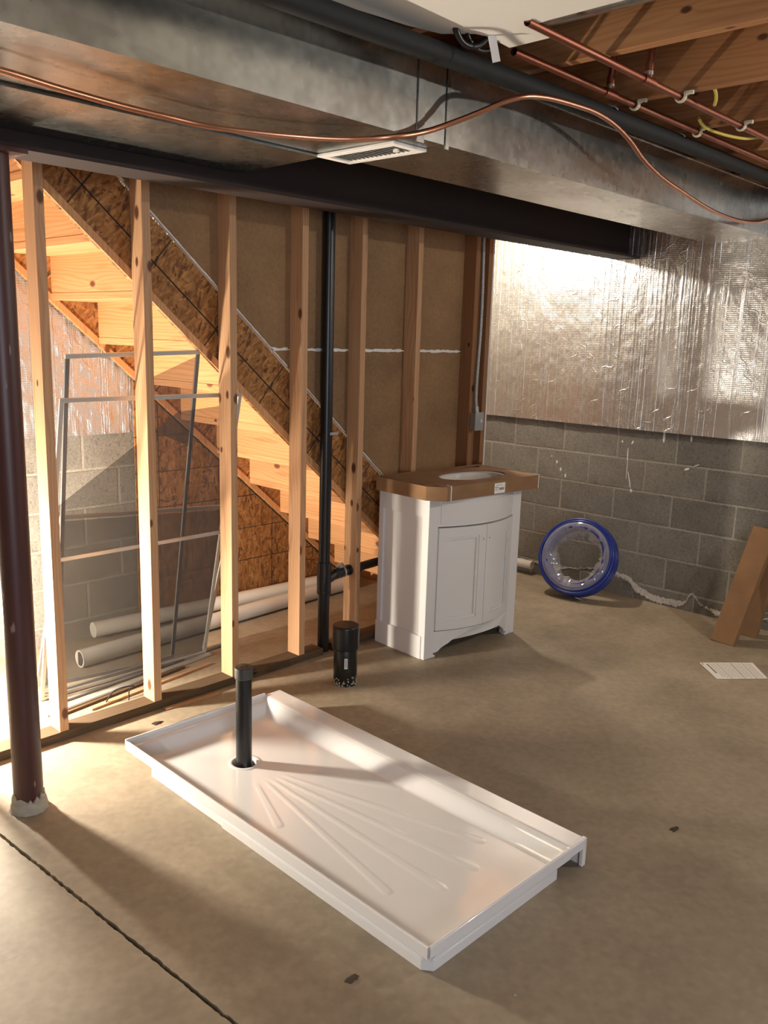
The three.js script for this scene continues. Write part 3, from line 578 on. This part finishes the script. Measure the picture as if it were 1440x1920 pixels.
// ---------------------------------------------------------------- vanity
{
  const W = .728, D = .375, HT = .857, v = thing('vanity_cabinet', 'white bow-front bathroom vanity cabinet with two doors', 'cabinet', [3.269, 0, .407], -.078);
  const BOW = .068, uc = W / 2, bow = x => BOW * (1 - Math.pow((x - uc) / (W / 2 - .075), 2));
  const bent = (x0, x1, y0, y1, z, t, seg = 20, r = 0) => {
    const g = new THREE.BoxGeometry(x1 - x0, y1 - y0, t, seg, 1, 1); g.translate((x0 + x1) / 2, (y0 + y1) / 2, z - t / 2);
    const p = g.attributes.position; for (let i = 0; i < p.count; i++) p.setZ(i, p.getZ(i) + Math.max(0, bow(p.getX(i)))); g.computeVertexNormals(); return g;
  };
  const R = (x0, x1, y0, y1, z0, z1, r = .003) => { const q = new RoundedBoxGeometry(x1 - x0, y1 - y0, z1 - z0, 2, r); q.translate((x0 + x1) / 2, (y0 + y1) / 2, (z0 + z1) / 2); return q; };
  const S = .070;
  for (const s of [0, 1]) {                                      // corner posts with a small foot
    const x0 = s ? W - S : 0;
    mesh('corner_post', merge([R(x0, x0 + S, 0, HT, -.045, .004), R(s ? x0 - .012 : x0 + S - .004, s ? x0 + .004 : x0 + S + .012, .0, .014, -.02, .006)]), M.vanity, v);
  }
  mesh('top_rail', merge([bent(S, W - S, .705, HT, .002, .020), bent(S + .012, W - S - .012, .722, .828, .007, .006)]), M.vanity, v);
  // bottom rail with shaped cut-out
  const pts = []; for (let i = 0; i <= 30; i++) pts.push([mix(S, W - S, i / 30), .142]);
  const cut = t => t < .03 ? .024 : t < .05 ? .024 + .010 * (t - .03) / .02 : t < .15 ? .034 + .040 * Math.pow((t - .05) / .10, .65) : t < .17 ? .074 + .014 * (t - .15) / .02 : .088 + .006 * Math.sin((t - .17) / .33 * Math.PI / 2);
  for (let i = 44; i >= 0; i--) { const t = i / 44, q = Math.min(t, 1 - t); pts.push([mix(S, W - S, t), cut(q)]); }
  const br = extrude(pts, .020); { const p = br.attributes.position; for (let i = 0; i < p.count; i++) p.setZ(i, p.getZ(i) - .018 + Math.max(0, bow(p.getX(i)))); br.computeVertexNormals(); }
  mesh('bottom_rail', br, M.vanity, v);
  const door = (x0, x1, holeX) => {
    const y0 = .148, y1 = .699, f = .052, d = mesh('door', merge([bent(x0, x1, y0, y0 + f, .010, .022), bent(x0, x1, y1 - f, y1, .010, .022), bent(x0, x0 + f, y0 + f, y1 - f, .010, .022, 6), bent(x1 - f, x1, y0 + f, y1 - f, .010, .022, 6)]), M.vanity, v);
    mesh('door_panel', bent(x0 + f, x1 - f, y0 + f, y1 - f, -.004, .008), M.vanity, d);
    const m = [], bd = .013; // moulding around the panel
    m.push(bent(x0 + f, x1 - f, y0 + f, y0 + f + bd, .003, .008), bent(x0 + f, x1 - f, y1 - f - bd, y1 - f, .005, .008), bent(x0 + f, x0 + f + bd, y0 + f + bd, y1 - f - bd, .005, .008, 2), bent(x1 - f - bd, x1 - f, y0 + f + bd, y1 - f - bd, .005, .008, 2));
    mesh('moulding', merge(m), M.vanity, d);
    const h = new THREE.CylinderGeometry(.0028, .0028, .002, 10); h.rotateX(Math.PI / 2); h.translate(holeX, .622, .0101 + bow(holeX)); mesh('knob_hole', h, M.ink, d);
  };
  door(S + .003, uc - .0015, uc - .024); door(uc + .0015, W - S - .003, uc + .024);
  for (const s of [0, 1]) {                                      // side panels: recessed field in a frame, tall plinth
    const X = x => s ? W - x : x, q = (a, b, y0, y1, z0, z1, r) => R(Math.min(X(a), X(b)), Math.max(X(a), X(b)), y0, y1, z0, z1, r);
    const sd = mesh('side_panel', q(.010, .022, .0, HT, -D + .01, -.03, .001), M.vanity, v);
    mesh('side_frame', merge([q(.0, .014, .118, HT, -D, -D + .035, .002), q(.0, .014, HT - .10, HT, -D + .03, -.035, .002)]), M.vanity, sd);
    mesh('plinth', q(-.006, .013, 0, .125, -D - .002, -.02, .003), M.vanity, sd);
  }
  mesh('back_panel', R(.012, W - .012, .02, HT, -D, -D + .008, .001), M.vanity, v);
  mesh('cabinet_floor', R(.02, W - .02, .15, .165, -D + .005, -.005, .001), M.vanity, v);
}
{ // boxed sink top
  const v = thing('boxed_sink_top', 'white sink top in an open cardboard tray on the vanity cabinet', 'sink', [3.269, .857, .407], -.078);
  const x0 = -.040, x1 = .778, z0 = -.372, z1 = .095, c = .035, TH = .072;
  const out = [[x0 + .012, z0], [x1 - .012, z0], [x1, z0 + .012], [x1, z1 - .012], [x1 - .012, z1], [x0 + c + .035, z1], [x0, z1 - c - .045], [x0, z0 + .012]];
  const wall = extrude(out.map(([x, z]) => [x, -z]), TH, [out.map(([x, z]) => [mix(x, .369, .012), -mix(z, -.138, .02)])], 0); wall.rotateX(-Math.PI / 2);
  const tr = mesh('cardboard_tray', metreUV(wall), M.card, v);
  const bot = extrude(out.map(([x, z]) => [mix(x, .369, .01), -mix(z, -.138, .016)]), .003); bot.rotateX(-Math.PI / 2); bot.translate(0, .0004, 0); mesh('tray_bottom', metreUV(bot), M.card, tr);
  const cx = .445, cz = -.118, ov = (a, b, n = 48) => { const r = []; for (let i = 0; i < n; i++) { const t = -i / n * Math.PI * 2; r.push([cx + a * Math.cos(t), cz + b * Math.sin(t)]); } return r; };
  // cardboard cover with the oval opening
  const cover = extrude(out.map(([x, z]) => [mix(x, .369, .016), -mix(z, -.138, .025)]), .004, [ov(.232, .125).map(([x, z]) => [x, -z]), [[.56, .352], [.74, .352], [.74, .315], [.70, .305], [.56, .335]].map(([x, z]) => [x, z])], 0); cover.rotateX(-Math.PI / 2); cover.translate(0, TH - .0055, 0);
  mesh('cardboard_cover', metreUV(cover), M.card, tr);
  const fl = bx(x0 + .06, x1 - .02, TH - .001, TH + .0025, z1 - .085, z1 - .002, 'x'); mesh('cover_flap', fl, M.card, tr);
  const fl2 = bx(x0 + .012, x0 + .10, TH - .001, TH + .0025, z0 + .03, z1 - .10, 'x'); mesh('cover_flap', fl2, M.card, tr);
  const slab = extrude([[x0 + .03, -(z0 + .03)], [x1 - .03, -(z0 + .03)], [x1 - .03, -(z1 - .06)], [x0 + .05, -(z1 - .06)]].reverse(), .03, [ov(.215, .145).map(([x, z]) => [x, -z])], .003); slab.rotateX(-Math.PI / 2); slab.translate(0, .028, 0);
  mesh('sink_top', slab, M.porcelain, v);
  const b = lathe([[0, -.10], [.06, -.099], [.13, -.085], [.19, -.045], [.212, 0], [.218, .012], [.214, .016], [.207, .012]].map(q => q), 48); b.scale(1, 1, .67); b.translate(cx, .05, cz);
  mesh('basin', b, std({ color: lin(.82, .81, .78), roughness: .12, side: THREE.DoubleSide }), v);
  for (const [x, w] of [[x0 + c + .058, .006], [x1 - .028, .005]]) mesh('strap', merge([bx(x, x + w, .002, TH + .002, z1 - .001, z1 + .0025), bx(x, x + w, TH + .0026, TH + .0045, z1 - .03, z1 + .0025)]), M.white, tr);
  const lt = canvasTex(256, 256, (k, w, h) => { k.fillStyle = '#f1efeb'; k.fillRect(0, 0, w, h); k.fillStyle = '#1c1c1e'; for (let i = 0; i < 34; i++) k.fillRect(110 + i * 3.6, 118, 1 + (i * 5 % 3), 62); k.fillRect(16, 96, 40, 16); k.fillRect(62, 96, 30, 16); k.fillStyle = '#8a8a8a'; for (let i = 0; i < 4; i++) k.fillRect(18, 132 + i * 16, 60, 6); for (let i = 0; i < 2; i++) k.fillRect(30, 40 + i * 18, 160, 6); });
  const lg = new THREE.PlaneGeometry(.085, .055); lg.translate(.428, .032, z1 + .0008); mesh('label', lg, std({ map: lt, roughness: .6 }), tr).userData.label = 'white shipping label with a barcode';
}

// ---------------------------------------------------------------- coil, cartons, paper
{
  const c = thing('tubing_coil', 'blue plastic tubing coil wrapped in clear film leaning on the block wall', 'coil');
  c.position.set(4.86, .0, .32);
  const R0 = .262, q = [];
  for (let a = 0; a < 6; a++) for (let r = 0; r < 4; r++) { const t = new THREE.TorusGeometry(R0 - .011 - r * .018 - (a % 2) * .004, .0095, 8, 72); t.rotateX(rr(-.015, .015)); t.translate(rr(-.006, .006), rr(-.001, .005), (a - 2.5) * .0178 + rr(-.003, .003)); q.push(t); }
  const inner = new THREE.Group(); inner.name = 'coil_body'; c.add(inner);
  inner.rotation.set(0, 0, 0);
  const turn = new THREE.Matrix4().makeRotationY(-Math.PI / 2 + .16), lean = new THREE.Matrix4().makeRotationZ(-.40);
  const X = new THREE.Matrix4().makeTranslation(0.045, R0 * Math.cos(.40) + .024, 0).multiply(lean).multiply(turn);
  c.remove(inner);
  const tm = merge(q); tm.applyMatrix4(X); mesh('tubing', tm, M.pex, c);
  // crinkled clear film round the bundle
  let film = new THREE.TorusGeometry(R0 - .048, .050, 26, 120); const p = film.attributes.position;
  for (let i = 0; i < p.count; i++) {
    const x = p.getX(i), y = p.getY(i), z = p.getZ(i), A = Math.atan2(y, x), rad = Math.hypot(x, y), d = rad - (R0 - .048), B = Math.atan2(z, d), inn = clamp(-d / .05);
    const cr = vn((A + 4) * 9, (B + 4) * 3, 4000, 4000, 5) - .5, c2 = vn((A + 4) * 26, (B + 4) * 7, 4000, 4000, 8) - .5;
    const s = 1.08 + .45 * cr + .22 * c2 + inn * (.75 * vn((A + 4) * 2.6, 3, 4000, 4000, 7) - .05), nr = R0 - .048 + d * (d > 0 ? .62 : s);
    p.setXYZ(i, Math.cos(A) * nr, Math.sin(A) * nr, z * (d > 0 ? 1.13 : 1.22 + .14 * cr));
  }
  film = film.toNonIndexed();
  film.computeVertexNormals(); film.applyMatrix4(X); mesh('clear_film', film, M.wrap, c);
  const st = merge([bx(-.012, .012, -.001, .001, -.05, .05)]); st.translate(.09, -R0 - .002, 0); st.applyMatrix4(X); mesh('tape_tail', st, M.white, c);
}
function leaningBox(label, foot, top, width, thick, turnW) {
  const F = V(...foot), T = V(...top), d = T.clone().sub(F), L = d.length(), y = d.clone().normalize(), x = V(...turnW).normalize(), z = x.clone().cross(y).normalize(), xx = y.clone().cross(z).normalize();
  const o = thing('cardboard_carton', label, 'carton'), m = new THREE.Matrix4().makeBasis(xx, y, z).setPosition(F);
  const g = bx(0, width, 0, L, -thick, 0, 'y', .002); g.applyMatrix4(m); mesh('carton_body', g, M.card, o);
  const fl = bx(.002, width - .002, -.004, .0, -thick + .002, -.002, 'y'); fl.applyMatrix4(m); mesh('end_flap', fl, M.card, o);
}
leaningBox('long narrow cardboard carton leaning on the block wall, the nearer one', [4.735, .008, 1.315], [5.068, .635, 1.365], .135, .045, [-.05, 0, 1]);
leaningBox('thinner cardboard carton standing behind the nearer leaning carton', [4.965, .006, 1.385], [5.10, .62, 1.44], .10, .045, [-.05, 0, 1]);
{
  const t = canvasTex(512, 640, (c, w, h) => {
    c.fillStyle = '#e8e4dc'; c.fillRect(0, 0, w, h); c.fillStyle = '#3a3734';
    for (const y of [.30, .56, .78]) c.fillRect(14, y * h, w - 28, 7);
    c.fillRect(40, 66, 300, 15); c.fillRect(20, 20, 44, 10);
    c.fillStyle = '#8d8882';
    for (let i = 0; i < 30; i++) { const y = 100 + i * 17; if (Math.abs(y - .30 * h) < 12 || Math.abs(y - .56 * h) < 12 || Math.abs(y - .78 * h) < 12) continue; for (let x = 24; x < w - 60;) { const L = 14 + (i * 31 + x * 7) % 60; c.fillRect(x, y, L, 5); x += L + 10; } }
  });
  const P = [[4.335, 1.428], [4.177, 1.589], [4.383, 1.768], [4.552, 1.626]], n = 10, pos = [], uv = [], idx = [];
  for (let i = 0; i <= n; i++) for (let j = 0; j <= n; j++) {
    const u = i / n, w = j / n, x = mix(mix(P[0][0], P[1][0], u), mix(P[3][0], P[2][0], u), w), z = mix(mix(P[0][1], P[1][1], u), mix(P[3][1], P[2][1], u), w);
    pos.push(x, .0012 + .0015 * vn(u * 2 + 3, w * 2 + 3, 99, 99, 1), z); uv.push(u, 1 - w);
  }
  for (let i = 0; i < n; i++) for (let j = 0; j < n; j++) { const a = i * (n + 1) + j, b = a + n + 1; idx.push(a, b, a + 1, b, b + 1, a + 1); }
  const g = new THREE.BufferGeometry(); g.setAttribute('position', new THREE.Float32BufferAttribute(pos, 3)); g.setAttribute('uv', new THREE.Float32BufferAttribute(uv, 2)); g.setIndex(idx); g.computeVertexNormals();
  tag(mesh('instruction_sheet', g, std({ map: t, roughness: .8, side: THREE.DoubleSide })), 'printed white instruction sheet lying on the floor by the cartons', 'paper');
}
// ---------------------------------------------------------------- conduit and switch on the corner stud
{
  const d = thing('light_switch', 'grey metal switch box with flexible conduit on the corner stud', 'switch');
  mesh('box', bx(4.09, 4.165, 1.125, 1.225, .001, .045, 'y', .004), M.steelBox, d);
  const pl = mesh('cover_plate', bx(4.087, 4.168, 1.121, 1.229, .0455, .0475, 'y', .0008), M.steelBox, d);
  mesh('toggle', bx(4.128, 4.138, 1.170, 1.186, .047, .060, 'y', .002), M.white, pl);
  const cp = [[4.128, 1.225, .022], [4.122, 1.30, .016], [4.124, 1.42, .014], [4.150, 1.75, .004], [4.158, 2.05, -.006], [4.160, 2.40, -.02]];
  mesh('conduit', tube(cp, .0105, 80, 10), M.steelBox, d);
  const cv = new THREE.CatmullRomCurve3(cp.map(p => V(...p))), q = [];
  for (let i = 0; i < 150; i++) { const t = i / 150, a = cv.getPointAt(t), n = cv.getTangentAt(t), g = new THREE.TorusGeometry(.0106, .0018, 5, 12); g.applyQuaternion(new THREE.Quaternion().setFromUnitVectors(V(0, 0, 1), n)); g.translate(a.x, a.y, a.z); q.push(g); }
  const rb = mesh('conduit_ribs', merge(q), M.steelBox, d); rb.userData.kind = 'stuff';
  mesh('connector', rod([4.128, 1.224, .022], [4.1255, 1.262, .0185], .0145, 16), M.steelBox, d);
}
// ---------------------------------------------------------------- screens, pipes and trim behind the studs
function windowScreen(label, xc, w, len, zb, zt, roll, opt = {}) {
  const H = Math.sqrt(Math.max(.01, len * len - (zt - zb) ** 2)), s = thing('window_screen', label, 'window screen', [xc, .002, zb]);
  s.rotation.set(Math.atan2(zt - zb, H), 0, roll, 'XYZ');
  const b = .019, t = .009, q = (x0, x1, y0, y1, m = M.alu) => mesh('frame_rail', bx(x0, x1, y0, y1, -t / 2, t / 2, 'y', .0015), m, s);
  q(-w / 2, w / 2, len - b, len); q(-w / 2, w / 2, 0, b); q(-w / 2, -w / 2 + b, b, len - b, opt.side); q(w / 2 - b, w / 2, b, len - b, opt.side);
  if (opt.mid) q(-w / 2 + b, w / 2 - b, opt.mid - b / 2, opt.mid + b / 2);
  if (opt.mesh) { const sh = new THREE.ShapeGeometry(new THREE.Shape(opt.mesh.map(p => new THREE.Vector2(p[0] * (w / 2 - .01), p[1] * (len - .01))))); mesh('screen_mesh', sh, M.screen, s).userData.label = 'torn grey insect mesh'; }
}
windowScreen('taller aluminium window screen frame leaning crookedly behind the studs', 2.01, .63, 1.60, -.47, -.118, .035, { side: M.aluDark, mesh: [[.2, .93], [1, .99], [1, .72], [.35, .78]] });
windowScreen('wide aluminium window screen with torn mesh leaning behind the studs', 2.045, .89, 1.415, -.425, -.104, .0, { mid: .70, mesh: [[-1, .01], [1, .01], [1, .97], [.25, .95], [-1, .67]] });
windowScreen('low window screen with sagging top rail leaning behind the taller screens', 2.075, .93, .86, -.50, -.30, -.07, { mesh: [[-1, .01], [1, .01], [1, .98], [-1, .98]] });
tag(mesh('pvc_pipe', (() => { const g = merge([rod([1.925, .046, -.680], [3.83, .046, -.775], .044, 32)]); return g; })(), M.pvc), 'white plastic pipe on the floor with its open end showing behind the screens', 'pipe', 'white pipes behind the studs');
{ // hollow mouth of the nearer pipe
  const a = V(1.9245, .046, -.680), g = new THREE.RingGeometry(.036, .0445, 32); g.rotateY(-Math.PI / 2); g.translate(a.x - .0005, a.y, a.z); const k = new THREE.CircleGeometry(.036, 32); k.rotateY(-Math.PI / 2); k.translate(a.x - .0003, a.y, a.z);
  const p = scene.getObjectByName('pvc_pipe'); mesh('pipe_rim', g, M.pvc, p); mesh('pipe_mouth', k, M.dirt, p).userData.label = 'dark open end';
}
tag(mesh('pvc_pipe', rod([2.16, .062, -.985], [3.90, .062, -.865], .042, 32), M.pvc), 'white plastic pipe on the floor along the OSB panel', 'pipe', 'white pipes behind the studs');
tag(mesh('pvc_pipe', rod([5.10, .075, -.95], [5.112, .075, -.16], .03, 24), M.pvc), 'white pipe stub at the foot of the block wall between vanity and coil', 'pipe');
[['dark metal trim strip on the floor nearest the window screens', [1.60, .006, -.345], [2.62, .006, -.46], .022, M.aluDark], ['grey metal trim strip on the floor behind the second stud', [1.55, .006, -.265], [2.50, .006, -.40], .03, M.alu], ['pale wooden trim strip slanting on the floor behind the second stud', [1.72, .005, -.185], [2.42, .005, -.285], .014, M.stud], ['thin brown trim strip on the floor behind the first stud', [1.56, .006, -.215], [2.30, .006, -.335], .016, M.sill]].forEach(([l, a, b, w, m]) => {
  const L = Math.hypot(b[0] - a[0], b[2] - a[2]), g = bx(-L / 2, L / 2, -.005, .005, -w / 2, w / 2, 'x', .001); g.rotateY(-Math.atan2(b[2] - a[2], b[0] - a[0])); g.translate((a[0] + b[0]) / 2, a[1], (a[2] + b[2]) / 2); tag(mesh('trim_strip', g, m), l, 'strip', 'trim strips on the floor');
});
{ const g = bx(-.14, .14, 0, .006, -.012, .012, 'x', .001); g.rotateY(-.08); g.translate(2.10, .0, .035); tag(mesh('shim_strip', g, M.stud), 'small wooden shim lying along the front of the sill plate', 'strip'); }
tag(mesh('bent_wire', tube([[1.80, .012, -.20], [1.84, .045, -.21], [1.90, .05, -.215], [1.95, .045, -.20], [1.90, .048, -.17], [1.89, .006, -.16]], .003, 40, 6), M.ink), 'bent black wire scrap on the floor beside the first stud', 'wire');
// small litter on the concrete
[['dark curled leaf scrap on the floor right of the shower pan', 2.708, 2.058, .020, lin(.16, .12, .085)], ['dark leaf scrap on the floor in front of the shower pan', 1.407, 1.78, .018, lin(.20, .16, .115)], ['white paint chip on the floor behind the shower pan', 2.553, .863, .013, lin(.7, .68, .64)], ['brown crumb of dirt on the floor by the far shower pan corner', 1.862, .12, .022, lin(.12, .07, .045)], ['white crumb on the floor at the bottom edge of the view', 1.665, 2.116, .005, lin(.75, .73, .7)]].forEach(([l, x, z, s, c]) => {
  const g = new THREE.IcosahedronGeometry(s, 2), p = g.attributes.position; for (let i = 0; i < p.count; i++) { const a = vn(p.getX(i) / s * 3 + 20, p.getZ(i) / s * 3 + 20 + x * 9, 4000, 4000, 3); p.setXYZ(i, p.getX(i) * (.5 + a), Math.abs(p.getY(i)) * .22, p.getZ(i) * (.35 + a * .6)); } g.computeVertexNormals(); g.translate(x, .0003, z);
  tag(mesh('litter_scrap', g, std({ color: c, roughness: .9 })), l, 'scrap');
});
// ---------------------------------------------------------------- lamps
function pointLamp(L, parent, name) { const l = new THREE.PointLight(L.color, L.cd); l.castShadow = true; l.shadow.radius = L.size / .02; l.position.set(0, 0, 0); l.name = name; parent.add(l); return l; }
{
  const w = thing('work_light', 'bare bulb work light on a low stand behind the studs, left of the view', 'lamp', WORK_LIGHT.at);
  mesh('bulb', new THREE.SphereGeometry(.05, 24, 16), M.glow(WORK_LIGHT.color, 60), w);
  mesh('socket', rod([0, -.05, 0], [0, -.12, 0], .022), M.black, w); mesh('pole', rod([0, -.12, 0], [0, -.436, 0], .010), M.black, w); mesh('stand_base', rod([0, -.449, 0], [0, -.436, 0], .10, 28), M.black, w);
  pointLamp(WORK_LIGHT, w, 'work_light_glow');
}
for (const [L, l] of [[PASSAGE_BULB, 'bare ceiling bulb in the passage behind the partition end'], [ROOM_BULB, 'bare ceiling bulb over the right side of the room']]) {
  const w = thing('ceiling_bulb', l, 'lamp', L.at, 0, 'bare ceiling bulbs');
  mesh('bulb', new THREE.SphereGeometry(.035, 20, 14), M.glow(L.color, 60), w);
  mesh('socket', rod([0, .035, 0], [0, .09, 0], .020), M.white, w); mesh('lampholder', rod([0, .09, 0], [0, .1395, 0], .05), M.white, w);
  pointLamp(L, w, 'bulb_glow');
}
renderer.render(scene, camera);
